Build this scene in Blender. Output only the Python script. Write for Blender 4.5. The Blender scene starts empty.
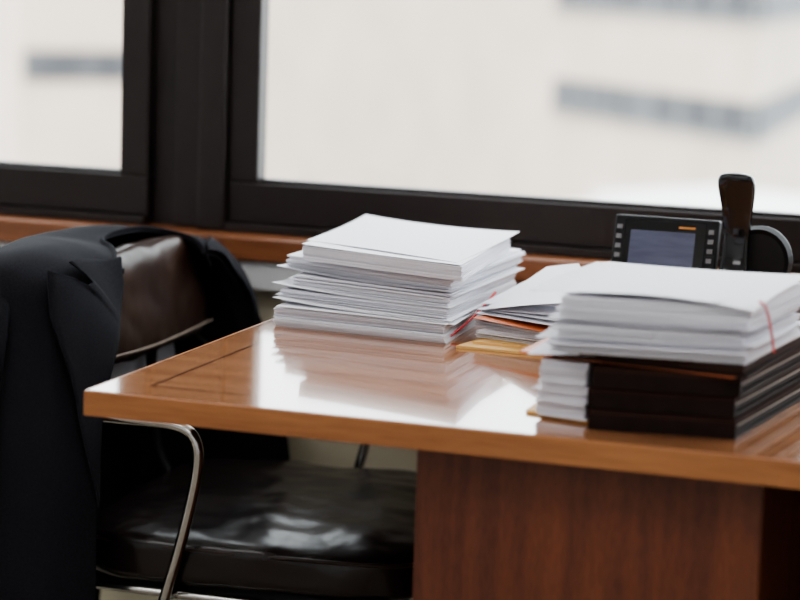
import bpy, bmesh, math, random
from mathutils import Vector, Matrix
random.seed(4)
COL=bpy.context.collection
try: bpy.context.scene.view_settings.look='AgX - Medium High Contrast'
except Exception: pass

# ---------------------------------------------------------------- helpers
def link(o, parent=None):
    COL.objects.link(o)
    if parent: o.parent=parent
    return o
def empty(name, loc=(0,0,0)):
    o=bpy.data.objects.new(name,None); o.location=loc; COL.objects.link(o); o.empty_display_size=.05
    return o
def mesh_obj(name, verts, faces, mat=None, parent=None, smooth=False, fm=None, mats=None, recalc=True):
    me=bpy.data.meshes.new(name); me.from_pydata([tuple(v) for v in verts],[],faces)
    if mats:
        for m in mats: me.materials.append(m)
        if fm: 
            for p,i in zip(me.polygons,fm): p.material_index=i
    elif mat: me.materials.append(mat)
    if recalc:
        bm=bmesh.new(); bm.from_mesh(me); bmesh.ops.recalc_face_normals(bm,faces=bm.faces); bm.to_mesh(me); bm.free()
    if smooth:
        for p in me.polygons: p.use_smooth=True
    me.update()
    o=bpy.data.objects.new(name,me); link(o,parent); return o
def box(name, lo, hi, mat, parent=None, bevel=0, seg=2):
    x0,y0,z0=lo; x1,y1,z1=hi
    v=[(x0,y0,z0),(x1,y0,z0),(x1,y1,z0),(x0,y1,z0),(x0,y0,z1),(x1,y0,z1),(x1,y1,z1),(x0,y1,z1)]
    f=[(0,3,2,1),(4,5,6,7),(0,1,5,4),(1,2,6,5),(2,3,7,6),(3,0,4,7)]
    o=mesh_obj(name,v,f,mat,parent)
    if bevel:
        m=o.modifiers.new("bev","BEVEL"); m.width=bevel; m.segments=seg; m.limit_method='ANGLE'
        if seg>2:
            for p in o.data.polygons: p.use_smooth=True
    return o
def tube(name, pts, r, mat, parent=None, cyclic=False):
    c=bpy.data.curves.new(name,'CURVE'); c.dimensions='3D'; c.bevel_depth=r; c.bevel_resolution=6; c.resolution_u=16; c.use_fill_caps=True
    s=c.splines.new('NURBS'); s.points.add(len(pts)-1)
    for p,q in zip(s.points,pts): p.co=(*q,1)
    s.use_endpoint_u=not cyclic; s.use_cyclic_u=cyclic; s.order_u=3
    c.materials.append(mat)
    o=bpy.data.objects.new(name,c); link(o,parent); return o

def mat(name, color=(.8,.8,.8), rough=.5, metal=0, coat=0, spec=.5):
    m=bpy.data.materials.new(name); m.use_nodes=True
    b=m.node_tree.nodes["Principled BSDF"]
    b.inputs["Base Color"].default_value=(*color,1); b.inputs["Roughness"].default_value=rough
    b.inputs["Metallic"].default_value=metal; b.inputs["Coat Weight"].default_value=coat
    b.inputs["Coat Roughness"].default_value=.045
    b.inputs["Specular IOR Level"].default_value=spec
    return m
def N(m,t,**k):
    n=m.node_tree.nodes.new(t)
    for a,b in k.items(): setattr(n,a,b)
    return n
def L(m,a,b): m.node_tree.links.new(a,b)
def noise_color(m, c1, c2, scale, detail=4, vec_scale=(1,1,1), bump=0, bscale=None, lo=.3, hi=.7, bdist=.002, bdet=6):
    b=m.node_tree.nodes["Principled BSDF"]
    tc=N(m,"ShaderNodeTexCoord"); mp=N(m,"ShaderNodeMapping"); mp.inputs["Scale"].default_value=vec_scale
    L(m,tc.outputs["Object"],mp.inputs["Vector"])
    nz=N(m,"ShaderNodeTexNoise"); nz.inputs["Scale"].default_value=scale; nz.inputs["Detail"].default_value=detail
    L(m,mp.outputs[0],nz.inputs["Vector"])
    cr=N(m,"ShaderNodeValToRGB"); cr.color_ramp.elements[0].color=(*c1,1); cr.color_ramp.elements[1].color=(*c2,1)
    cr.color_ramp.elements[0].position=lo; cr.color_ramp.elements[1].position=hi
    L(m,nz.outputs["Fac"],cr.inputs[0]); L(m,cr.outputs[0],b.inputs["Base Color"])
    if bump:
        bp=N(m,"ShaderNodeBump"); bp.inputs["Strength"].default_value=bump; bp.inputs["Distance"].default_value=bdist
        if bscale:
            n2=N(m,"ShaderNodeTexNoise"); n2.inputs["Scale"].default_value=bscale; n2.inputs["Detail"].default_value=bdet
            L(m,tc.outputs["Object"],n2.inputs["Vector"]); L(m,n2.outputs["Fac"],bp.inputs["Height"])
        else: L(m,nz.outputs["Fac"],bp.inputs["Height"])
        L(m,bp.outputs[0],b.inputs["Normal"])
    return cr,tc

# ---------------------------------------------------------------- materials
M_frame=mat("frame_dark_bronze",(.020,.013,.012),.45); noise_color(M_frame,(.017,.011,.010),(.023,.015,.0135),30)
M_wall=mat("wall_paint",(.62,.58,.47),.8); noise_color(M_wall,(.62,.57,.42),(.68,.62,.47),14,bump=.1,bscale=250)
M_white=mat("white_panel",(.78,.79,.8),.5); noise_color(M_white,(.76,.77,.78),(.8,.81,.82),9)
M_ceil=mat("ceiling_paint",(.8,.8,.78),.9); noise_color(M_ceil,(.78,.78,.76),(.82,.82,.8),20)
M_floor=mat("floor_carpet",(.3,.27,.22),.95); noise_color(M_floor,(.24,.21,.17),(.36,.32,.26),120,bump=.5,bscale=300)

def wood(name, c1, c2, rough, coat, inlay=False, vs=(1.2,16,16), scale=3.0):
    m=mat(name,c1,rough,coat=coat)
    cr,tc=noise_color(m,c1,c2,scale,6,vs,lo=.32,hi=.68)
    cr.color_ramp.interpolation='EASE'
    b=m.node_tree.nodes["Principled BSDF"]
    mp=N(m,"ShaderNodeMapping"); mp.inputs["Scale"].default_value=(vs[0]*3,vs[1]*9,vs[2]*9); L(m,tc.outputs["Object"],mp.inputs[0])
    n2=N(m,"ShaderNodeTexNoise"); n2.inputs["Scale"].default_value=scale*2; n2.inputs["Detail"].default_value=4; L(m,mp.outputs[0],n2.inputs["Vector"])
    mx=N(m,"ShaderNodeMixRGB",blend_type='MULTIPLY'); mx.inputs[0].default_value=.45
    c3=N(m,"ShaderNodeValToRGB"); c3.color_ramp.elements[0].position=.35; c3.color_ramp.elements[0].color=(.55,.5,.45,1); c3.color_ramp.elements[1].position=.6
    L(m,n2.outputs["Fac"],c3.inputs[0]); L(m,cr.outputs[0],mx.inputs[1]); L(m,c3.outputs[0],mx.inputs[2])
    out=mx.outputs[0]
    if inlay:
        sp=N(m,"ShaderNodeSeparateXYZ"); L(m,tc.outputs["Object"],sp.inputs[0])
        def band(sock,center,half):
            a=N(m,"ShaderNodeMath",operation='SUBTRACT'); L(m,sock,a.inputs[0]); a.inputs[1].default_value=center
            b2=N(m,"ShaderNodeMath",operation='ABSOLUTE'); L(m,a.outputs[0],b2.inputs[0])
            c=N(m,"ShaderNodeMath",operation='LESS_THAN'); L(m,b2.outputs[0],c.inputs[0]); c.inputs[1].default_value=half
            return c.outputs[0]
        def gt(sock,v):
            a=N(m,"ShaderNodeMath",operation='GREATER_THAN'); L(m,sock,a.inputs[0]); a.inputs[1].default_value=v; return a.outputs[0]
        def mul(a,b2):
            c=N(m,"ShaderNodeMath",operation='MULTIPLY'); L(m,a,c.inputs[0]); L(m,b2,c.inputs[1]); return c.outputs[0]
        def mxm(a,b2):
            c=N(m,"ShaderNodeMath",operation='MAXIMUM'); L(m,a,c.inputs[0]); L(m,b2,c.inputs[1]); return c.outputs[0]
        bx=mul(band(sp.outputs[0],-1.003,.0020),gt(sp.outputs[1],2.207))
        by=mul(band(sp.outputs[1],2.208,.0022),gt(sp.outputs[0],-1.004))
        ml=mxm(bx,by)
        m2=N(m,"ShaderNodeMixRGB"); L(m,ml,m2.inputs[0]); L(m,out,m2.inputs[1]); m2.inputs[2].default_value=(.08,.03,.014,1)
        out=m2.outputs[0]
    L(m,out,b.inputs["Base Color"])
    return m
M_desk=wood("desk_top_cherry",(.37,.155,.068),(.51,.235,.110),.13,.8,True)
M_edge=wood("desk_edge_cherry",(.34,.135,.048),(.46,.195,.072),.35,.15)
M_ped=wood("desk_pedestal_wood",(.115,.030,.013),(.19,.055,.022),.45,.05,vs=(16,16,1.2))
M_sill=wood("sill_wood",(.27,.10,.042),(.36,.14,.06),.35,.2)

def paper(name,c,dark=.72):
    m=mat(name,c,.75,spec=.25)
    b=m.node_tree.nodes["Principled BSDF"]
    tc=N(m,"ShaderNodeTexCoord"); mp=N(m,"ShaderNodeMapping"); mp.inputs["Scale"].default_value=(1.5,1.5,520)
    L(m,tc.outputs["Object"],mp.inputs[0])
    nz=N(m,"ShaderNodeTexNoise"); nz.inputs["Scale"].default_value=1; nz.inputs["Detail"].default_value=3; L(m,mp.outputs[0],nz.inputs["Vector"])
    cr=N(m,"ShaderNodeValToRGB"); cr.color_ramp.elements[0].position=.33; cr.color_ramp.elements[1].position=.55
    cr.color_ramp.elements[0].color=(c[0]*dark,c[1]*dark,c[2]*(dark+.04),1); cr.color_ramp.elements[1].color=(*c,1)
    L(m,nz.outputs["Fac"],cr.inputs[0])
    g=N(m,"ShaderNodeNewGeometry"); sp=N(m,"ShaderNodeSeparateXYZ"); L(m,g.outputs["Normal"],sp.inputs[0])
    gt=N(m,"ShaderNodeMath",operation='GREATER_THAN'); L(m,sp.outputs[2],gt.inputs[0]); gt.inputs[1].default_value=.6
    mx=N(m,"ShaderNodeMixRGB"); L(m,gt.outputs[0],mx.inputs[0]); L(m,cr.outputs[0],mx.inputs[1]); mx.inputs[2].default_value=(*c,1)
    L(m,mx.outputs[0],b.inputs["Base Color"])
    return m
M_paper=paper("paper_white",(.90,.90,.95),.78); M_paper2=paper("paper_offwhite",(.84,.83,.85))
M_manila=mat("manila",(.78,.50,.18),.6); noise_color(M_manila,(.74,.44,.15),(.82,.51,.19),20)
M_orange=mat("folder_orange",(.62,.16,.06),.5); noise_color(M_orange,(.60,.15,.05),(.68,.19,.07),20)
M_binder=mat("binder_dark",(.022,.012,.010),.6,spec=.12); noise_color(M_binder,(.012,.007,.006),(.022,.012,.010),60,bump=.2,bscale=400)
M_brown=mat("folder_brown",(.05,.022,.016),.7,spec=.1); noise_color(M_brown,(.030,.015,.011),(.044,.021,.015),40)
M_page=paper("binder_pages",(.42,.37,.33))
M_red=mat("rubber_red",(.7,.02,.03),.5); noise_color(M_red,(.65,.015,.03),(.75,.03,.04),50)

M_leather=mat("leather_black_brown",(.014,.009,.008),.27,spec=.5)
noise_color(M_leather,(.010,.007,.0065),(.022,.013,.011),8,bump=.6,bscale=13,bdist=.006,bdet=2.5)
M_leather2=mat("leather_back",(.03,.018,.014),.36,spec=.4)
noise_color(M_leather2,(.022,.010,.007),(.042,.020,.013),9,bump=.45,bscale=14,bdist=.005,bdet=2.5)
M_thread=mat("thread",(.14,.10,.08),.7); noise_color(M_thread,(.20,.15,.12),(.26,.2,.16),80)
M_chrome=mat("chrome",(.62,.60,.58),.16,metal=1); noise_color(M_chrome,(.50,.48,.46),(.58,.56,.54),20)
M_jacket=mat("jacket_wool",(.010,.011,.016),.9,spec=.18); noise_color(M_jacket,(.0115,.011,.0145),(.019,.0185,.0235),400,bump=.25,bscale=900)
M_lining=mat("jacket_lining",(.5,.5,.55),.35); noise_color(M_lining,(.42,.43,.48),(.56,.57,.62),12,vec_scale=(1,1,6))
M_plastic=mat("phone_plastic",(.012,.012,.013),.5,spec=.25); noise_color(M_plastic,(.009,.009,.010),(.013,.013,.014),40)
M_gloss=mat("phone_gloss",(.008,.008,.009),.1); noise_color(M_gloss,(.007,.007,.008),(.010,.010,.011),40)
M_btn=mat("phone_button",(.16,.16,.17),.4); noise_color(M_btn,(.16,.16,.17),(.24,.24,.25),40)
M_screen=mat("phone_screen",(.04,.05,.10),.25); noise_color(M_screen,(.035,.04,.075),(.065,.075,.125),20,vec_scale=(1,1,5))
sb=M_screen.node_tree.nodes["Principled BSDF"]; sb.inputs["Emission Color"].default_value=(.13,.14,.24,1); sb.inputs["Emission Strength"].default_value=.16
M_label=mat("label_orange",(.7,.3,.05),.5); noise_color(M_label,(.6,.25,.04),(.7,.3,.06),40)

# ---------------------------------------------------------------- room
YW=3.265
RX0,RX1,RY0,RZ=-3.4,2.6,-1.8,2.7
box("floor",(RX0,RY0,-.1),(RX1,YW+.1,0),M_floor)
box("ceiling",(RX0,RY0,RZ),(RX1,YW+.1,RZ+.1),M_ceil)
box("wall_left",(RX0-.1,RY0,0),(RX0,YW+.1,RZ),M_white)
box("wall_right",(RX1,RY0,0),(RX1+.1,YW+.1,RZ),M_white)
box("wall_back",(RX0,RY0-.1,0),(RX1,RY0,RZ),M_white)
box("wall_front",(RX0,YW,0),(RX1,YW+.1,.74),M_wall)
box("trim_1",(RX0,3.215,.694),(RX1,YW,.738),M_white,bevel=.003)
box("trim_2",(RX0,3.2,.7405),(RX1,YW+.1,.778),M_sill,bevel=.004)
box("baseboard_front",(RX0,YW-.014,0),(RX1,YW,.09),M_white,bevel=.003)
box("trim_3",(RX0,YW,2.42),(RX1,YW+.1,RZ),M_white)

M_glass=bpy.data.materials.new("window_glass"); M_glass.use_nodes=True
nt=M_glass.node_tree; nt.nodes.clear()
o_=nt.nodes.new("ShaderNodeOutputMaterial"); t_=nt.nodes.new("ShaderNodeBsdfTransparent"); g_=nt.nodes.new("ShaderNodeBsdfGlossy"); x_=nt.nodes.new("ShaderNodeMixShader")
t_.inputs[0].default_value=(.97,.98,.97,1); g_.inputs["Roughness"].default_value=.02; x_.inputs[0].default_value=.02
nt.links.new(t_.outputs[0],x_.inputs[1]); nt.links.new(g_.outputs[0],x_.inputs[2]); nt.links.new(x_.outputs[0],o_.inputs[0])
def window(name,x0,x1,z0=.856,z1=2.36):
    w=empty(name,(0,0,0))
    box("rail_bottom",(x0-.05,YW-.004,.792),(x1+.05,YW+.03,z0),M_frame,w,bevel=.003)
    box("rail_base",(x0-.05,YW-.018,.7785),(x1+.05,YW+.03,.792),M_frame,w,bevel=.002)
    box("rail_top",(x0-.05,YW-.004,z1),(x1+.05,YW+.03,2.42),M_frame,w,bevel=.003)
    box("stile_a",(x0-.05,YW-.004,z0),(x0,YW+.03,z1),M_frame,w,bevel=.003)
    box("stile_b",(x1,YW-.004,z0),(x1+.05,YW+.03,z1),M_frame,w,bevel=.003)
    box("bead",(x0,YW+.004,z0),(x1,YW+.03,z0+.006),M_frame,w)
    box("glass",(x0,YW+.02,z0),(x1,YW+.024,z1),M_glass,w)
    return w
window("window_1",-1.306,1.2)
window("window_2",-3.3,-1.544)
mul=empty("trim_4")
box("post_core",(-1.52,YW+.031,.7785),(-1.33,YW+.09,2.42),M_frame,mul)
box("post_fill",(-1.4935,YW+.018,.7785),(-1.4505,YW+.031,2.42),M_frame,mul)
box("post_step",(-1.4505,YW+.002,.7785),(-1.402,YW+.031,2.42),M_frame,mul,bevel=.003)
box("post_face",(-1.402,YW-.020,.7785),(-1.3565,YW+.031,2.42),M_frame,mul,bevel=.004)
box("trim_5",(1.251,YW,.7785),(2.6,YW+.09,2.42),M_frame)
box("trim_6",(-3.4,YW,.7785),(-3.351,YW+.09,2.42),M_frame)

# ---------------------------------------------------------------- desk
desk=empty("executive_desk")
DX0,DX1,DY0,DY1=-1.058,.95,2.152,3.13
box("desk_top",(DX0+.004,DY0+.004,.722),(DX1,DY1,.740),M_desk,desk)
box("edge_front",(DX0,DY0,.712),(DX1,DY0+.004,.7395),M_edge,desk,bevel=.001)
box("edge_left",(DX0,DY0+.004,.712),(DX0+.004,DY1,.7395),M_edge,desk)
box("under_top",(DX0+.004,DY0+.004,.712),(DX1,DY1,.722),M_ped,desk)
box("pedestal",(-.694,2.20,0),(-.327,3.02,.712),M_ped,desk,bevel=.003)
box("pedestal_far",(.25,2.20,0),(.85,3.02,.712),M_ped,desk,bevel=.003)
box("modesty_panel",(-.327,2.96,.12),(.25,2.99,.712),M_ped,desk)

# ---------------------------------------------------------------- paper stacks
class Stack:
    def __init__(s): s.v=[];s.f=[];s.m=[];
    def slab(s,c,z0,z1,mi=0,tilt=(0,0,0,0)):
        n=len(s.v)
        for i,(x,y) in enumerate(c): s.v.append((x,y,z0+tilt[i]))
        for i,(x,y) in enumerate(c): s.v.append((x,y,z1+tilt[i]))
        s.f+= [(n,n+3,n+2,n+1),(n+4,n+5,n+6,n+7),(n,n+1,n+5,n+4),(n+1,n+2,n+6,n+5),(n+2,n+3,n+7,n+6),(n+3,n,n+4,n+7)]
        s.m+=[mi]*6
    def sheet(s,c,z,mi=0,curl=(0,0,0,0),sag=0,base=(0,0,0,0),th=.0004,n=14):
        def P(u,v,dz):
            x=(c[0][0]*(1-u)+c[1][0]*u)*(1-v)+(c[3][0]*(1-u)+c[2][0]*u)*v
            y=(c[0][1]*(1-u)+c[1][1]*u)*(1-v)+(c[3][1]*(1-u)+c[2][1]*u)*v
            h=curl[0]*((1-u)*(1-v))**3+curl[1]*(u*(1-v))**3+curl[2]*(u*v)**3+curl[3]*((1-u)*v)**3
            h+=base[0]*(1-u)*(1-v)+base[1]*u*(1-v)+base[2]*u*v+base[3]*(1-u)*v
            h+=sag*math.sin(math.pi*u)*(.6+.4*math.cos(math.pi*v))
            return (x,y,z+h+dz)
        b0=len(s.v); k=n+1
        for dz in (0,th):
            for i in range(k):
                for j in range(k): s.v.append(P(i/n,j/n,dz))
        o2=b0+k*k
        for i in range(n):
            for j in range(n):
                a=i*k+j; s.f.append((o2+a,o2+a+k,o2+a+k+1,o2+a+1)); s.f.append((b0+a,b0+a+1,b0+a+k+1,b0+a+k)); s.m+=[mi,mi]
        for i in range(n):
            for a,b2 in ((i*k,(i+1)*k),(i*k+n,(i+1)*k+n),(i,i+1),(n*k+i,n*k+i+1)):
                s.f.append((b0+a,b0+b2,o2+b2,o2+a)); s.m.append(mi)
    def ream(s,c,z0,z1,mi=0,th=.0013,jit=.0022,wild=.0,warp=.0006):
        k=max(1,round((z1-z0)/th)); th=(z1-z0)/k
        ox=oy=0; w=[0,0,0,0]
        for i in range(k):
            if random.random()<.18: ox,oy=random.uniform(-jit,jit)*1.8,random.uniform(-jit,jit)*1.8
            if random.random()<.3: w=[random.uniform(-warp,warp)*.5 for _ in range(4)]
            dx=ox+random.uniform(-jit,jit)*.6; dy=oy+random.uniform(-jit,jit)*.6
            a=random.uniform(-1,1)*.006
            if wild and random.random()<wild: dx+=random.uniform(-.010,.008); dy+=random.uniform(-.014,.006); a*=4
            cx=sum(p[0] for p in c)/4; cy=sum(p[1] for p in c)/4
            cc=[(cx+(x-cx)*math.cos(a)-(y-cy)*math.sin(a)+dx, cy+(x-cx)*math.sin(a)+(y-cy)*math.cos(a)+dy) for x,y in c]
            s.slab(cc,z0+i*th+(.0001 if i else 0),z0+(i+1)*th-random.uniform(.0001,.0004),mi,w if i else (0,0,0,0))
    def build(s,name,mats): 
        return mesh_obj(name,s.v,s.f,mats=mats,fm=s.m)

s1=Stack()
s1.ream([(-1.035,2.655),(-.797,2.627),(-.812,2.96),(-1.045,2.99)],.7402,.766,0,wild=.14)
s1.sheet([(-1.045,2.67),(-.80,2.63),(-.81,2.95),(-1.05,3.0)],.7663,0,curl=(.007,0,0,0))
s1.ream([(-1.045,2.70),(-.80,2.645),(-.797,2.95),(-1.045,3.0)],.7675,.781,0,jit=.0035,wild=.14)
s1.sheet([(-1.058,2.70),(-.795,2.64),(-.80,2.96),(-1.05,3.0)],.7813,0,curl=(.007,.002,0,0))
s1.ream([(-1.035,2.715),(-.803,2.655),(-.800,2.96),(-1.035,3.0)],.783,.7985,0,wild=.14)
s1.sheet([(-1.068,2.74),(-.797,2.645),(-.80,2.97),(-1.055,3.02)],.799,0,curl=(.006,.004,0,0))
s1.ream([(-1.06,2.755),(-.805,2.66),(-.797,2.97),(-1.055,3.02)],.8005,.811,0,wild=.14,jit=.003)
s1.ream([(-1.055,2.74),(-.800,2.65),(-.797,2.97),(-1.05,3.02)],.8115,.820,0,wild=.15,jit=.003)
s1.ream([(-1.017,2.704),(-.776,2.622),(-.806,2.95),(-1.037,3.01)],.8208,.8388,0,jit=.0008,th=.0012,warp=.0001)
s1.sheet([(-1.020,2.706),(-.779,2.625),(-.806,2.955),(-1.039,3.01)],.8392,0,curl=(.0015,.001,.004,.003))
s1.sheet([(-1.030,2.75),(-.791,2.645),(-.797,2.965),(-1.045,3.03)],.8403,0,curl=(0,.0,.005,.006),sag=.001)
s1.build("paper_stack",[M_paper])
tube("rubber_band",[(-.802,2.636,.7412),(-.796,2.69,.750),(-.789,2.76,.766),(-.785,2.81,.782)],.0016,M_red)

s2=Stack()
FL,FR,BR,BL=(-.512,2.205),(-.363,2.223),(-.325,2.53),(-.50,2.51)
def lerp(a,b,t): return (a[0]+(b[0]-a[0])*t,a[1]+(b[1]-a[1])*t)
def binder(z0,z1,dx=0,dy=0):
    c=[(p[0]+dx,p[1]+dy) for p in (FL,FR,BR,BL)]
    s2.slab(c,z0,z0+.0045,1); s2.slab(c,z1-.0045,z1,5)
    s2.slab([c[0],c[1],lerp(c[1],c[2],.015),lerp(c[0],c[3],.015)],z0+.0045,z1-.0045,1)
    cc=[lerp(c[0],c[3],.02),(lerp(c[1],c[2],.02)[0]-.003,lerp(c[1],c[2],.02)[1]),(c[2][0]-.003,c[2][1]-.006),(c[3][0]+.004,c[3][1]-.006)]
    s2.slab(cc,z0+.0046,z0+.0095,1)
    s2.ream(cc,z0+.0097,z0+.0125,4,jit=.0006)
    s2.slab(cc,z0+.0127,z1-.0047,5)
binder(.7402,.7605,.0,.0); binder(.7618,.7825,-.003,.004); binder(.7838,.8045,.002,.001)
s2.ream([(-.592,2.255),(-.518,2.232),(-.518,2.50),(-.595,2.50)],.7402,.7435,2,th=.0012,jit=.001)
s2.ream([(-.574,2.238),(-.519,2.228),(-.519,2.50),(-.58,2.50)],.7437,.768,0,jit=.0018,wild=0)
s2.sheet([(-.582,2.236),(-.520,2.226),(-.520,2.50),(-.585,2.50)],.7682,0,curl=(.003,0,0,0))
s2.ream([(-.570,2.232),(-.519,2.226),(-.519,2.50),(-.58,2.50)],.7698,.8035,0,jit=.0018,wild=0)
s2.slab([(-.60,2.25),(-.366,2.213),(-.335,2.50),(-.585,2.52)],.8047,.8072,3)
s2.slab([(-.56,2.235),(-.352,2.208),(-.325,2.52),(-.55,2.52)],.8074,.8095,1)
s2.slab([(-.53,2.225),(-.357,2.215),(-.322,2.53),(-.52,2.52)],.8100,.8170,5)
s2.sheet([(-.585,2.225),(-.357,2.222),(-.332,2.44),(-.575,2.44)],.8178,0,curl=(-.004,.0,0,0),base=(-.005,0,0,0))
s2.ream([(-.553,2.198),(-.356,2.222),(-.331,2.425),(-.555,2.41)],.8186,.834,0,jit=.003,wild=.18)
s2.sheet([(-.572,2.205),(-.346,2.216),(-.33,2.43),(-.565,2.42)],.8345,0,curl=(-.004,.004,0,0))
s2.ream([(-.545,2.192),(-.360,2.220),(-.335,2.425),(-.55,2.41)],.8358,.851,0,jit=.004,wild=.15)
s2.sheet([(-.556,2.188),(-.349,2.212),(-.333,2.43),(-.56,2.42)],.8515,0,curl=(.004,.004,0,0))
s2.ream([(-.543,2.190),(-.355,2.220),(-.330,2.425),(-.547,2.41)],.8535,.868,0,jit=.003,wild=.15)
s2.ream([(-.542,2.190),(-.353,2.222),(-.332,2.43),(-.544,2.415)],.869,.8775,0,jit=.0015)
s2.sheet([(-.603,2.29),(-.44,2.205),(-.345,2.40),(-.565,2.44)],.8782,0,curl=(-.010,0,0,.004),base=(-.002,0,0,0),sag=.0015)
s2.sheet([(-.590,2.26),(-.39,2.205),(-.325,2.41),(-.555,2.43)],.880,0,curl=(-.010,.001,.005,.004),sag=.002)
s2.sheet([(-.545,2.20),(-.350,2.212),(-.326,2.43),(-.55,2.43)],.8825,0,curl=(-.002,-.008,.004,.002),sag=.002)
s2.build("document_binder_stack",[M_paper,M_binder,M_manila,M_orange,M_page,M_brown])
tube("rubber_band",[(-.3490,2.2385,.881),(-.3450,2.2450,.879),(-.3430,2.262,.865),(-.3415,2.275,.85),(-.339,2.29,.822)],.0012,M_red)

s3=Stack()
s3.slab([(-.775,2.605),(-.655,2.60),(-.60,2.80),(-.74,2.82)],.7402,.7435,1)
s3.slab([(-.76,2.625),(-.63,2.63),(-.58,2.80),(-.72,2.83)],.7437,.7465,1)
s3.ream([(-.765,2.66),(-.60,2.62),(-.57,2.77),(-.73,2.83)],.7467,.757,0,jit=.004,wild=.2)
s3.ream([(-.775,2.69),(-.61,2.60),(-.57,2.77),(-.74,2.85)],.757,.768,0,jit=.004,wild=.25)
s3.sheet([(-.775,2.67),(-.60,2.57),(-.57,2.77),(-.73,2.86)],.7685,2)
s3.sheet([(-.78,2.70),(-.60,2.57),(-.60,2.77),(-.74,2.86)],.770,3,base=(0,.010,.016,.006))
s3.sheet([(-.785,2.72),(-.61,2.58),(-.61,2.77),(-.75,2.87)],.772,3,base=(0,.014,.022,.010))
s3.sheet([(-.775,2.71),(-.60,2.59),(-.63,2.77),(-.745,2.87)],.774,3,base=(0,.019,.029,.015))
s3.sheet([(-.785,2.74),(-.60,2.58),(-.65,2.78),(-.75,2.875)],.776,3,base=(0,.030,.042,.022),sag=.002)
s3.sheet([(-.770,2.70),(-.59,2.57),(-.67,2.79),(-.735,2.878)],.777,3,base=(-.002,.040,.054,.034),sag=.002)
s3.build("loose_papers_and_envelopes",[M_paper2,M_manila,M_orange,M_paper])

# ---------------------------------------------------------------- desk phone
ph=empty("desk_phone")
def prism(name,prof,x0,x1,m,parent,bev=.003):
    n=len(prof); v=[(x0,y,z) for y,z in prof]+[(x1,y,z) for y,z in prof]
    f=[tuple(range(n)),tuple(range(2*n-1,n-1,-1))]+[(i,(i+1)%n,n+(i+1)%n,n+i) for i in range(n)]
    o=mesh_obj(name,v,f,m,parent); md=o.modifiers.new("b","BEVEL"); md.width=bev; md.segments=3; md.limit_method='ANGLE'; return o
prism("base",[(2.895,.7402),(3.06,.7402),(3.06,.78),(2.94,.80),(2.895,.775)],-.655,-.42,M_plastic,ph)
HY=2.890
prism("head",[(HY,.79),(HY+.02,.79),(HY+.05,.882),(HY+.03,.884)],-.653,-.513,M_plastic,ph)
def on_face(t,off=0):
    y=HY+.03*t; z=.79+.094*t; return (y-off*.95, z+off*.3)
def facebox(name,x0,x1,t0,t1,off,m):
    a0=on_face(t0,0);a1=on_face(t1,0);b0=on_face(t0,off);b1=on_face(t1,off)
    v=[(x0,*a0),(x1,*a0),(x1,*a1),(x0,*a1),(x0,*b0),(x1,*b0),(x1,*b1),(x0,*b1)]
    return mesh_obj(name,v,[(0,1,2,3),(4,5,6,7),(0,1,5,4),(1,2,6,5),(2,3,7,6),(3,0,4,7)],m,ph)
facebox("screen_bezel",-.638,-.530,.22,.94,.0015,M_gloss)
facebox("screen",-.630,-.543,.30,.80,.0022,M_screen)
facebox("label",-.566,-.544,.85,.88,.0025,M_label)
for i in range(5):
    t=.28+i*.13
    facebox("key_l%d"%i,-.649,-.642,t,t+.06,.003,M_btn)
    facebox("key_r%d"%i,-.526,-.519,t,t+.06,.003,M_btn)
for i in range(8):
    facebox("softkey_%d"%i,-.627+i*.0115,-.619+i*.0115,.1,.16,.003,M_btn)
def handset():
    rows=[(2.865,.775,.021,.012),(2.872,.80,.021,.014),(2.885,.83,.0185,.011),(2.890,.865,.0175,.010),(2.887,.895,.019,.011),(2.877,.922,.0235,.014),(2.866,.940,.0255,.015),(2.860,.954,.022,.010)]
    v=[];f=[];n=16
    for (y,z,rx,ry) in rows:
        for i in range(n):
            a=2*math.pi*i/n; ca,sa=math.cos(a),math.sin(a)
            v.append((-.487+rx*math.copysign(abs(ca)**.6,ca), y+.012+ry*math.copysign(abs(sa)**.6,sa), z))
    for r in range(len(rows)-1):
        for i in range(n): f.append((r*n+i,r*n+(i+1)%n,(r+1)*n+(i+1)%n,(r+1)*n+i))
    f.append(tuple(range(n))); f.append(tuple(range((len(rows)-1)*n,len(rows)*n)))
    o=mesh_obj("handset",v,f,M_gloss,ph,smooth=True); s=o.modifiers.new("s","SUBSURF"); s.levels=2; s.render_levels=2
handset()
v=[];f=[];n=32
for (y,r) in ((2.910,.034),(2.905,.040),(2.915,.044),(2.925,.043),(2.93,.038)):
    for i in range(n):
        a=2*math.pi*i/n; v.append((-.458+r*math.cos(a),y,.836+r*math.sin(a)*1.05))
for k in range(4):
    for i in range(n): f.append((k*n+i,k*n+(i+1)%n,(k+1)*n+(i+1)%n,(k+1)*n+i))
f.append(tuple(range(n))); f.append(tuple(range(4*n,5*n)))
mesh_obj("cradle_disc",v,f,M_plastic,ph,smooth=False)
box("cradle_foot",(-.49,2.90,.78),(-.43,2.95,.82),M_plastic,ph,bevel=.004)

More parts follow.
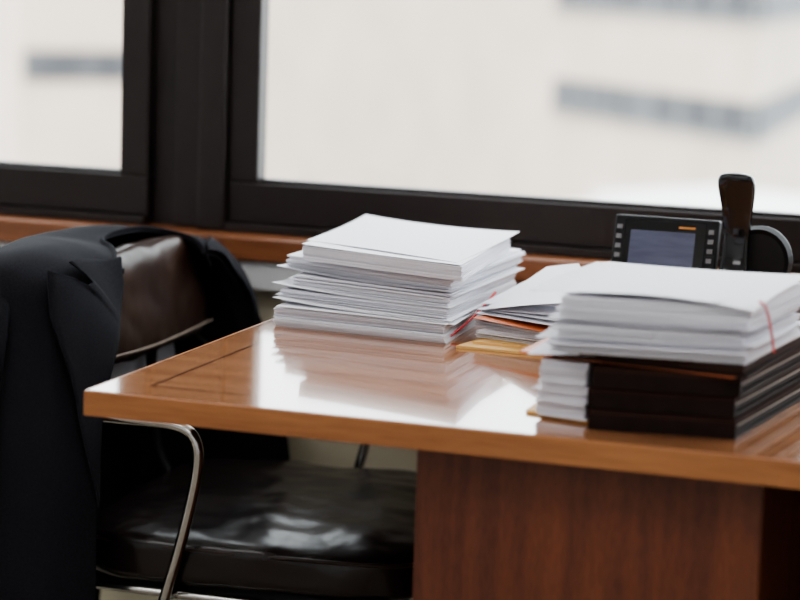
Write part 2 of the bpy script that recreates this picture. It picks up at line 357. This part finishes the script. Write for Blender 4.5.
# ---------------------------------------------------------------- chair
chair=empty("leather_office_chair")
def cushion(name,center,size,m,puff=.012,rot=None,exp=5,wr=.004,ns=.09):
    bm=bmesh.new(); bmesh.ops.create_cube(bm,size=2)
    bmesh.ops.subdivide_edges(bm,edges=bm.edges[:],cuts=24,use_grid_fill=True)
    sx,sy,sz=[q/2 for q in size]
    for vv in bm.verts:
        x,y,z=vv.co
        p=Vector((x,y,z)); r=(abs(x)**exp+abs(y)**exp+abs(z)**exp)**(1/exp)
        p=p/r
        pf=(1-abs(p.x)**2.5)*(1-abs(p.y)**2.5)
        q=Vector((p.x*sx,p.y*sy,p.z*sz+math.copysign(puff,p.z)*pf*abs(p.z)))
        vv.co=q
    me=bpy.data.meshes.new(name); bm.to_mesh(me); bm.free(); me.materials.append(m)
    for p in me.polygons: p.use_smooth=True
    o=bpy.data.objects.new(name,me); link(o,chair); o.location=center
    if rot: o.rotation_euler=rot
    s=o.modifiers.new("s","SUBSURF"); s.levels=2; s.render_levels=2
    t=bpy.data.textures.new(name+"_t",'CLOUDS'); t.noise_scale=ns; t.noise_depth=1
    d=o.modifiers.new("d","DISPLACE"); d.texture=t; d.strength=wr; d.mid_level=.5
    return o
cushion("seat",(-1.075,2.86,.425),(.49,.50,.075),M_leather,.012,(0,0,math.radians(5)),6,.010,.08)
pts=[]
for i in range(40):
    a=2*math.pi*i/40; ca,sa=math.cos(a),math.sin(a)
    x=.243*math.copysign(abs(ca)**.33,ca); y=.249*math.copysign(abs(sa)**.33,sa)
    r=math.radians(5); pts.append((-1.075+x*math.cos(r)-y*math.sin(r),2.86+x*math.sin(r)+y*math.cos(r),.444))
tube("seat_piping",pts,.003,M_leather2,chair,True)
box("seat_pan",(-1.29,2.64,.365),(-.87,3.08,.392),M_plastic,chair,bevel=.01)
cushion("backrest",(-1.335,2.865,.720),(.06,.46,.155),M_leather2,.0,(0,math.radians(-8),0),5,.010,.07)
tube("backrest_seam",[(-1.293,2.66,.669),(-1.289,2.78,.663),(-1.288,2.90,.663),(-1.293,3.06,.669)],.0018,M_thread,chair)
for y,dx in ((2.585,0),(3.125,.055)):
    tube("arm_frame",[(-1.37,y,.70),(-1.36,y,.64),(-1.31,y,.614),(-1.20+dx,y,.613),(-1.135+dx,y,.613),(-1.112+dx,y,.600),(-1.105+dx,y,.565),(-1.128+dx,y,.46),(-1.155+dx,y,.37),(-1.20+dx,y,.20),(-1.235+dx,y,.06),(-1.245+dx,y,.012),(-1.20+dx,y,.010),(-.88,y,.010)],.0075,M_chrome,chair)
    tube("seat_bracket",[(-1.15+dx,y,.385),(-1.15+dx,y+(.06 if y<2.8 else -.06),.378),(-1.15+dx,2.86,.372)],.008,M_chrome,chair)
tube("side_rail",[(-1.29,2.60,.384),(-1.10,2.61,.380),(-.86,2.635,.376)],.006,M_chrome,chair)
tube("floor_bar",[(-.89,2.585,.012),(-.87,2.7,.012),(-.87,3.0,.012),(-.89,3.125,.012)],.0075,M_chrome,chair)
for y in (2.72,3.0):
    tube("back_strut",[(-1.36,y,.68),(-1.37,y,.56),(-1.34,y,.42),(-1.25,y,.38)],.008,M_plastic,chair)

# ---------------------------------------------------------------- jacket
J=[
[(-1.285,2.70,.785),(-1.292,2.715,.795),(-1.305,2.745,.801),(-1.325,2.775,.804),(-1.355,2.81,.807),(-1.370,2.88,.809),(-1.365,2.96,.807),(-1.34,3.00,.800),(-1.31,3.01,.793),(-1.29,3.00,.785),(-1.28,2.99,.776)],
[(-1.275,2.690,.762),(-1.290,2.680,.787),(-1.308,2.665,.806),(-1.35,2.665,.822),(-1.41,2.70,.820),(-1.42,2.87,.816),(-1.41,3.02,.800),(-1.36,3.055,.793),(-1.315,3.055,.786),(-1.285,3.045,.775),(-1.268,3.03,.762)],
[(-1.262,2.650,.715),(-1.285,2.61,.760),(-1.305,2.565,.785),(-1.36,2.525,.800),(-1.45,2.57,.785),(-1.47,2.87,.76),(-1.45,3.10,.75),(-1.38,3.115,.755),(-1.31,3.115,.750),(-1.275,3.105,.740),(-1.255,3.07,.715)],
[(-1.250,2.600,.655),(-1.265,2.565,.67),(-1.30,2.525,.68),(-1.37,2.500,.69),(-1.47,2.54,.68),(-1.49,2.87,.66),(-1.46,3.12,.66),(-1.39,3.14,.66),(-1.32,3.145,.66),(-1.27,3.14,.65),(-1.245,3.11,.64)],
[(-1.235,2.555,.55),(-1.26,2.525,.55),(-1.30,2.505,.55),(-1.38,2.490,.55),(-1.47,2.53,.55),(-1.50,2.87,.55),(-1.47,3.12,.55),(-1.40,3.15,.55),(-1.32,3.15,.55),(-1.26,3.15,.55),(-1.215,3.145,.54)],
[(-1.228,2.540,.43),(-1.26,2.520,.43),(-1.30,2.500,.43),(-1.38,2.480,.43),(-1.47,2.52,.43),(-1.51,2.87,.43),(-1.47,3.12,.43),(-1.40,3.155,.43),(-1.32,3.155,.43),(-1.25,3.155,.43),(-1.195,3.15,.43)],
[(-1.222,2.535,.29),(-1.26,2.510,.28),(-1.30,2.490,.28),(-1.38,2.470,.28),(-1.47,2.51,.29),(-1.51,2.87,.30),(-1.47,3.12,.29),(-1.40,3.155,.28),(-1.32,3.155,.28),(-1.25,3.155,.28),(-1.19,3.15,.29)],
]
J=[[Vector(p) for p in r] for r in J]
def cr1(p0,p1,p2,p3,t): return .5*((2*p1)+(-p0+p2)*t+(2*p0-5*p1+4*p2-p3)*t*t+(-p0+3*p1-3*p2+p3)*t**3)
def ev(arr,t):
    n=len(arr)-1; t=max(0,min(n-1e-6,t)); i=int(t); u=t-i
    g=lambda k: arr[max(0,min(n,k))]
    return cr1(g(i-1),g(i),g(i+1),g(i+2),u)
def S(r,k): return ev([ev(row,k) for row in J],r)
CEN=Vector((-1.36,2.87,.6))
def Nrm(r,k):
    a=S(r,min(10,k+.05))-S(r,max(0,k-.05)); b2=S(min(6,r+.05),k)-S(max(0,r-.05),k)
    n=a.cross(b2)
    if n.length<1e-9: n=Vector((0,0,1))
    n.normalize(); p=S(r,k)
    if n.dot(p-CEN)<0: n=-n
    return n
def fold(r,k):
    w=min(1,max(0,(r-1)/2))
    return .004*math.sin(k*1.9+r*1.1)*w+.003*math.sin(r*3.1+k*1.3)*min(1,r/1.5)
jk=empty("suit_jacket")
def grid_obj(name,fn,nr,nk,m,thick=.004,sub=1,disp=.006,mats=None,ns=.10):
    v=[fn(i/nr,j/nk) for i in range(nr+1) for j in range(nk+1)]
    f=[(i*(nk+1)+j,i*(nk+1)+j+1,(i+1)*(nk+1)+j+1,(i+1)*(nk+1)+j) for i in range(nr) for j in range(nk)]
    o=mesh_obj(name,v,f,m,jk,smooth=True)
    if disp:
        t=bpy.data.textures.new(name+"t",'CLOUDS'); t.noise_scale=ns; t.noise_depth=1
        d=o.modifiers.new("d","DISPLACE"); d.texture=t; d.strength=disp; d.mid_level=.5
    s=o.modifiers.new("so","SOLIDIFY"); s.thickness=thick; s.offset=0
    if sub:
        s=o.modifiers.new("s","SUBSURF"); s.levels=sub; s.render_levels=sub
    return o
grid_obj("body",lambda a,b: S(a*6,b*10)+Nrm(a*6,b*10)*fold(a*6,b*10),60,90,M_jacket,disp=.008)
def collar(a,b):
    k=b*10; p=S(0,k); w=math.sin(b*math.pi)
    return p+Nrm(.3,k)*(.004+.005*a)+Vector((-.012*a*w,0,.004*w-(a*.028*(1-.4*w))))+Vector((0,(b-.5)*.04*a,0))
grid_obj("collar",collar,6,40,M_jacket,.004,1,0)
def prof(r,pts):
    for (r0,w0),(r1,w1) in zip(pts,pts[1:]):
        if r0<=r<=r1: return w0+(w1-w0)*(r-r0)/(r1-r0)
    return pts[-1][1]
P1=[(0.1,.7),(1.2,1.6),(1.75,2.0),(1.78,1.2),(1.92,1.3),(1.95,2.3),(2.5,2.0),(3.4,1.1),(4.4,.1)]
def lap_near(a,b):
    r=.1+a*4.3; k=b*prof(r,P1); return S(r,k)+Nrm(r,k)*(fold(r,k)+.011+.007*b)
grid_obj("lapel_near",lap_near,129,12,M_jacket,.003,0,0)
def lap_far(a,b):
    r=.1+a*3.3; k=10-b*prof(r*1.3,P1); return S(r,k)+Nrm(r,k)*(fold(r,k)+.010)
grid_obj("lapel_far",lap_far,90,10,M_jacket,.003,0,0)
def flap(a,b):
    top=Vector((-1.30,3.05,.785)).lerp(Vector((-1.262,3.085,.745)),b); 
    bot=Vector((-1.275,3.12,.64)).lerp(Vector((-1.235,3.11,.655)),b)
    return top.lerp(bot,a)+Vector((.006*math.sin(b*6+a*2),0,0))
grid_obj("front_flap",flap,12,12,M_jacket,.003,1,.003)
grid_obj("lining",lambda a,b: Vector((-1.372+.008*math.sin(b*14)+.004*math.sin(a*9+b*20),2.66+.42*b,.70-.13*a)),14,60,M_lining,.002,1,.003)
def sleeve(name,pts,rr):
    v=[];f=[];n=18
    for j,(p,r) in enumerate(zip(pts,rr)):
        for i in range(n):
            a=2*math.pi*i/n; q=1+.05*math.sin(3*a+j*1.7)
            v.append((p[0]+r*q*math.cos(a),p[1]+.55*r*q*math.sin(a),p[2]))
    for j in range(len(pts)-1):
        for i in range(n): f.append((j*n+i,j*n+(i+1)%n,(j+1)*n+(i+1)%n,(j+1)*n+i))
    f.append(tuple(range(n)))
    o=mesh_obj(name,v,f,M_jacket,jk,smooth=True)
    s=o.modifiers.new("s","SUBSURF"); s.levels=2; s.render_levels=2
sleeve("sleeve_near",[(-1.385,2.535,.79),(-1.395,2.505,.76),(-1.405,2.485,.70),(-1.415,2.475,.60),(-1.42,2.47,.45),(-1.425,2.465,.30),(-1.43,2.46,.20)],[.03,.06,.075,.075,.07,.065,.06])
sleeve("sleeve_far",[(-1.47,3.06,.76),(-1.50,3.08,.74),(-1.53,3.09,.68),(-1.54,3.09,.58),(-1.54,3.09,.45),(-1.54,3.09,.30),(-1.54,3.09,.20)],[.03,.055,.07,.07,.065,.06,.055])

# ---------------------------------------------------------------- city outside
M_fac=mat("facade_stone",(.62,.50,.40),.9); noise_color(M_fac,(.43,.36,.30),(.50,.42,.36),.25,3)
M_fac2=mat("facade_white",(.80,.80,.79),.9); noise_color(M_fac2,(.60,.60,.60),(.66,.66,.66),.3)
M_rib=mat("ribbon_glass",(.12,.13,.15),.6,spec=.2); noise_color(M_rib,(.04,.043,.05),(.11,.112,.12),.6,2,(1,1,.2))
M_ribf=mat("ribbon_spandrel",(.25,.24,.24),.6); noise_color(M_ribf,(.15,.15,.15),(.2,.2,.2),.6)
M_street=mat("street",(.55,.54,.52),.9); noise_color(M_street,(.5,.49,.47),(.6,.59,.57),.05)
bA=empty("office_building")
def wallseg(name,p,q,z0,z1,th,m,parent,out=0):
    p=Vector((*p,0)); q=Vector((*q,0)); d=(q-p).normalized(); n=Vector((d.y,-d.x,0))
    if n.dot(-p)<0: n=-n
    a=p+n*out; b2=q+n*out; c=q-n*th; e=p-n*th
    v=[(w.x,w.y,z0) for w in (a,b2,c,e)]+[(w.x,w.y,z1) for w in (a,b2,c,e)]
    return mesh_obj(name,v,[(0,3,2,1),(4,5,6,7),(0,1,5,4),(1,2,6,5),(2,3,7,6),(3,0,4,7)],m,parent)
C0=(-16.2,99.8); dA=Vector((-12.5,13.9)).normalized(); C1=(C0[0]+dA.x*75,C0[1]+dA.y*75)
CR=(-18.5,150)
def footprint(name,pts,z0,z1,m,parent):
    n=len(pts); v=[(x,y,z0) for x,y in pts]+[(x,y,z1) for x,y in pts]
    f=[tuple(range(n)),tuple(range(n,2*n))]+[(i,(i+1)%n,n+(i+1)%n,n+i) for i in range(n)]
    return mesh_obj(name,v,f,m,parent)
footprint("facade",[C1,C0,CR,(C1[0]+2,CR[1]+30)],-30,14,M_fac,bA)
P1_=(C0[0]+dA.x*19.3,C0[1]+dA.y*19.3)
for z in (-6.1,-.85,3.5):
    zt=z+1.5
    wallseg("ribbon_f",P1_,C0,z,zt,.1,M_rib,bA,.15); wallseg("ribbon_s",C0,CR,z,zt,.1,M_rib,bA,.15)
    wallseg("ledge_f",P1_,C0,z-.25,z,.1,M_ribf,bA,.3); wallseg("ledge_s",C0,CR,z-.25,z,.1,M_ribf,bA,.3)
    for i in range(6):
        t=i*3.1; a=(C0[0]+dA.x*t,C0[1]+dA.y*t); c=(C0[0]+dA.x*(t+.2),C0[1]+dA.y*(t+.2))
        wallseg("rib_post",c,a,z,zt,.1,M_ribf,bA,.2)
bB=empty("office_building")
def at(px_a,t): return (t*(-.3102+.9507*px_a),t*(.9507+.3102*px_a))
Lb0=at(-.172,120); Lb1=at(-.105,124)
wallseg("facade",Lb0,Lb1,-30,14,5,M_fac,bB)
for z in (-5.8,1.5): wallseg("ribbon",at(-.171,120),Lb1,z,z+1.6,.1,M_rib,bB,.15)
bC=empty("white_building")
wallseg("facade",at(-.30,150),at(-.16,150),-30,10,5,M_fac2,bC)
bD=empty("low_roof_building")
wallseg("block",at(.062,80),at(.16,72),-30,-7.3,12,M_fac2,bD)
wallseg("block_step",at(.085,76),at(.16,70),-30,-6.4,6,M_fac2,bD)
mesh_obj("street_ground",[(-300,10,-30),(300,10,-30),(300,400,-30),(-300,400,-30)],[(0,1,2,3)],M_street)

# ---------------------------------------------------------------- lights
w=bpy.data.worlds.new("sky"); bpy.context.scene.world=w; w.use_nodes=True
bg=w.node_tree.nodes["Background"]; bg.inputs[0].default_value=(.90,.95,1,1); bg.inputs[1].default_value=5.8
sl=bpy.data.lights.new("sun",'SUN'); sl.energy=3; sl.angle=.03; sl.color=(1,.93,.84)
so=bpy.data.objects.new("sun",sl); COL.objects.link(so); so.rotation_euler=(math.radians(48),0,math.radians(12)); so.location=(0,0,20)
M_em=bpy.data.materials.new("fill_panel"); M_em.use_nodes=True  # emission for the added overhead fill
e=M_em.node_tree.nodes.new("ShaderNodeEmission"); e.inputs[0].default_value=(1,.97,.98,1); e.inputs[1].default_value=7.6
M_em.node_tree.links.new(e.outputs[0],M_em.node_tree.nodes["Material Output"].inputs[0])
for i,(x,y) in enumerate([(-1.9,.6),(.6,.6),(-.6,-1.0)]):  # unseen glowing panels added overhead to fill the interior with light
    cl=empty("ceiling_fill_panel")
    box("fill_emitter",(x-.6,y-.3,RZ-.03),(x+.6,y+.3,RZ-.012),M_em,cl)
    box("fill_housing",(x-.63,y-.33,RZ-.012),(x+.63,y+.33,RZ-.0005),M_white,cl)
pa=bpy.data.lights.new("window_portal",'AREA'); pa.shape='RECTANGLE'; pa.size=4.6; pa.size_y=1.6; pa.cycles.is_portal=True
po=bpy.data.objects.new("window_portal",pa); COL.objects.link(po); po.location=(-1.0,YW+.12,1.6); po.rotation_euler=(math.radians(-90),0,0)

# ---------------------------------------------------------------- camera
c=bpy.data.cameras.new("camera"); o=bpy.data.objects.new("camera",c); COL.objects.link(o)
o.matrix_world=Matrix.Translation((0,0,1.21))@Matrix.Rotation(math.radians(18.07),4,'Z')@Matrix.Rotation(math.radians(90-8.63),4,'X')@Matrix.Rotation(math.radians(1.9),4,'Z')
c.lens=2240*36/800; c.sensor_width=36
c.dof.use_dof=True; c.dof.focus_distance=2.75; c.dof.aperture_fstop=3.4
bpy.context.scene.camera=o
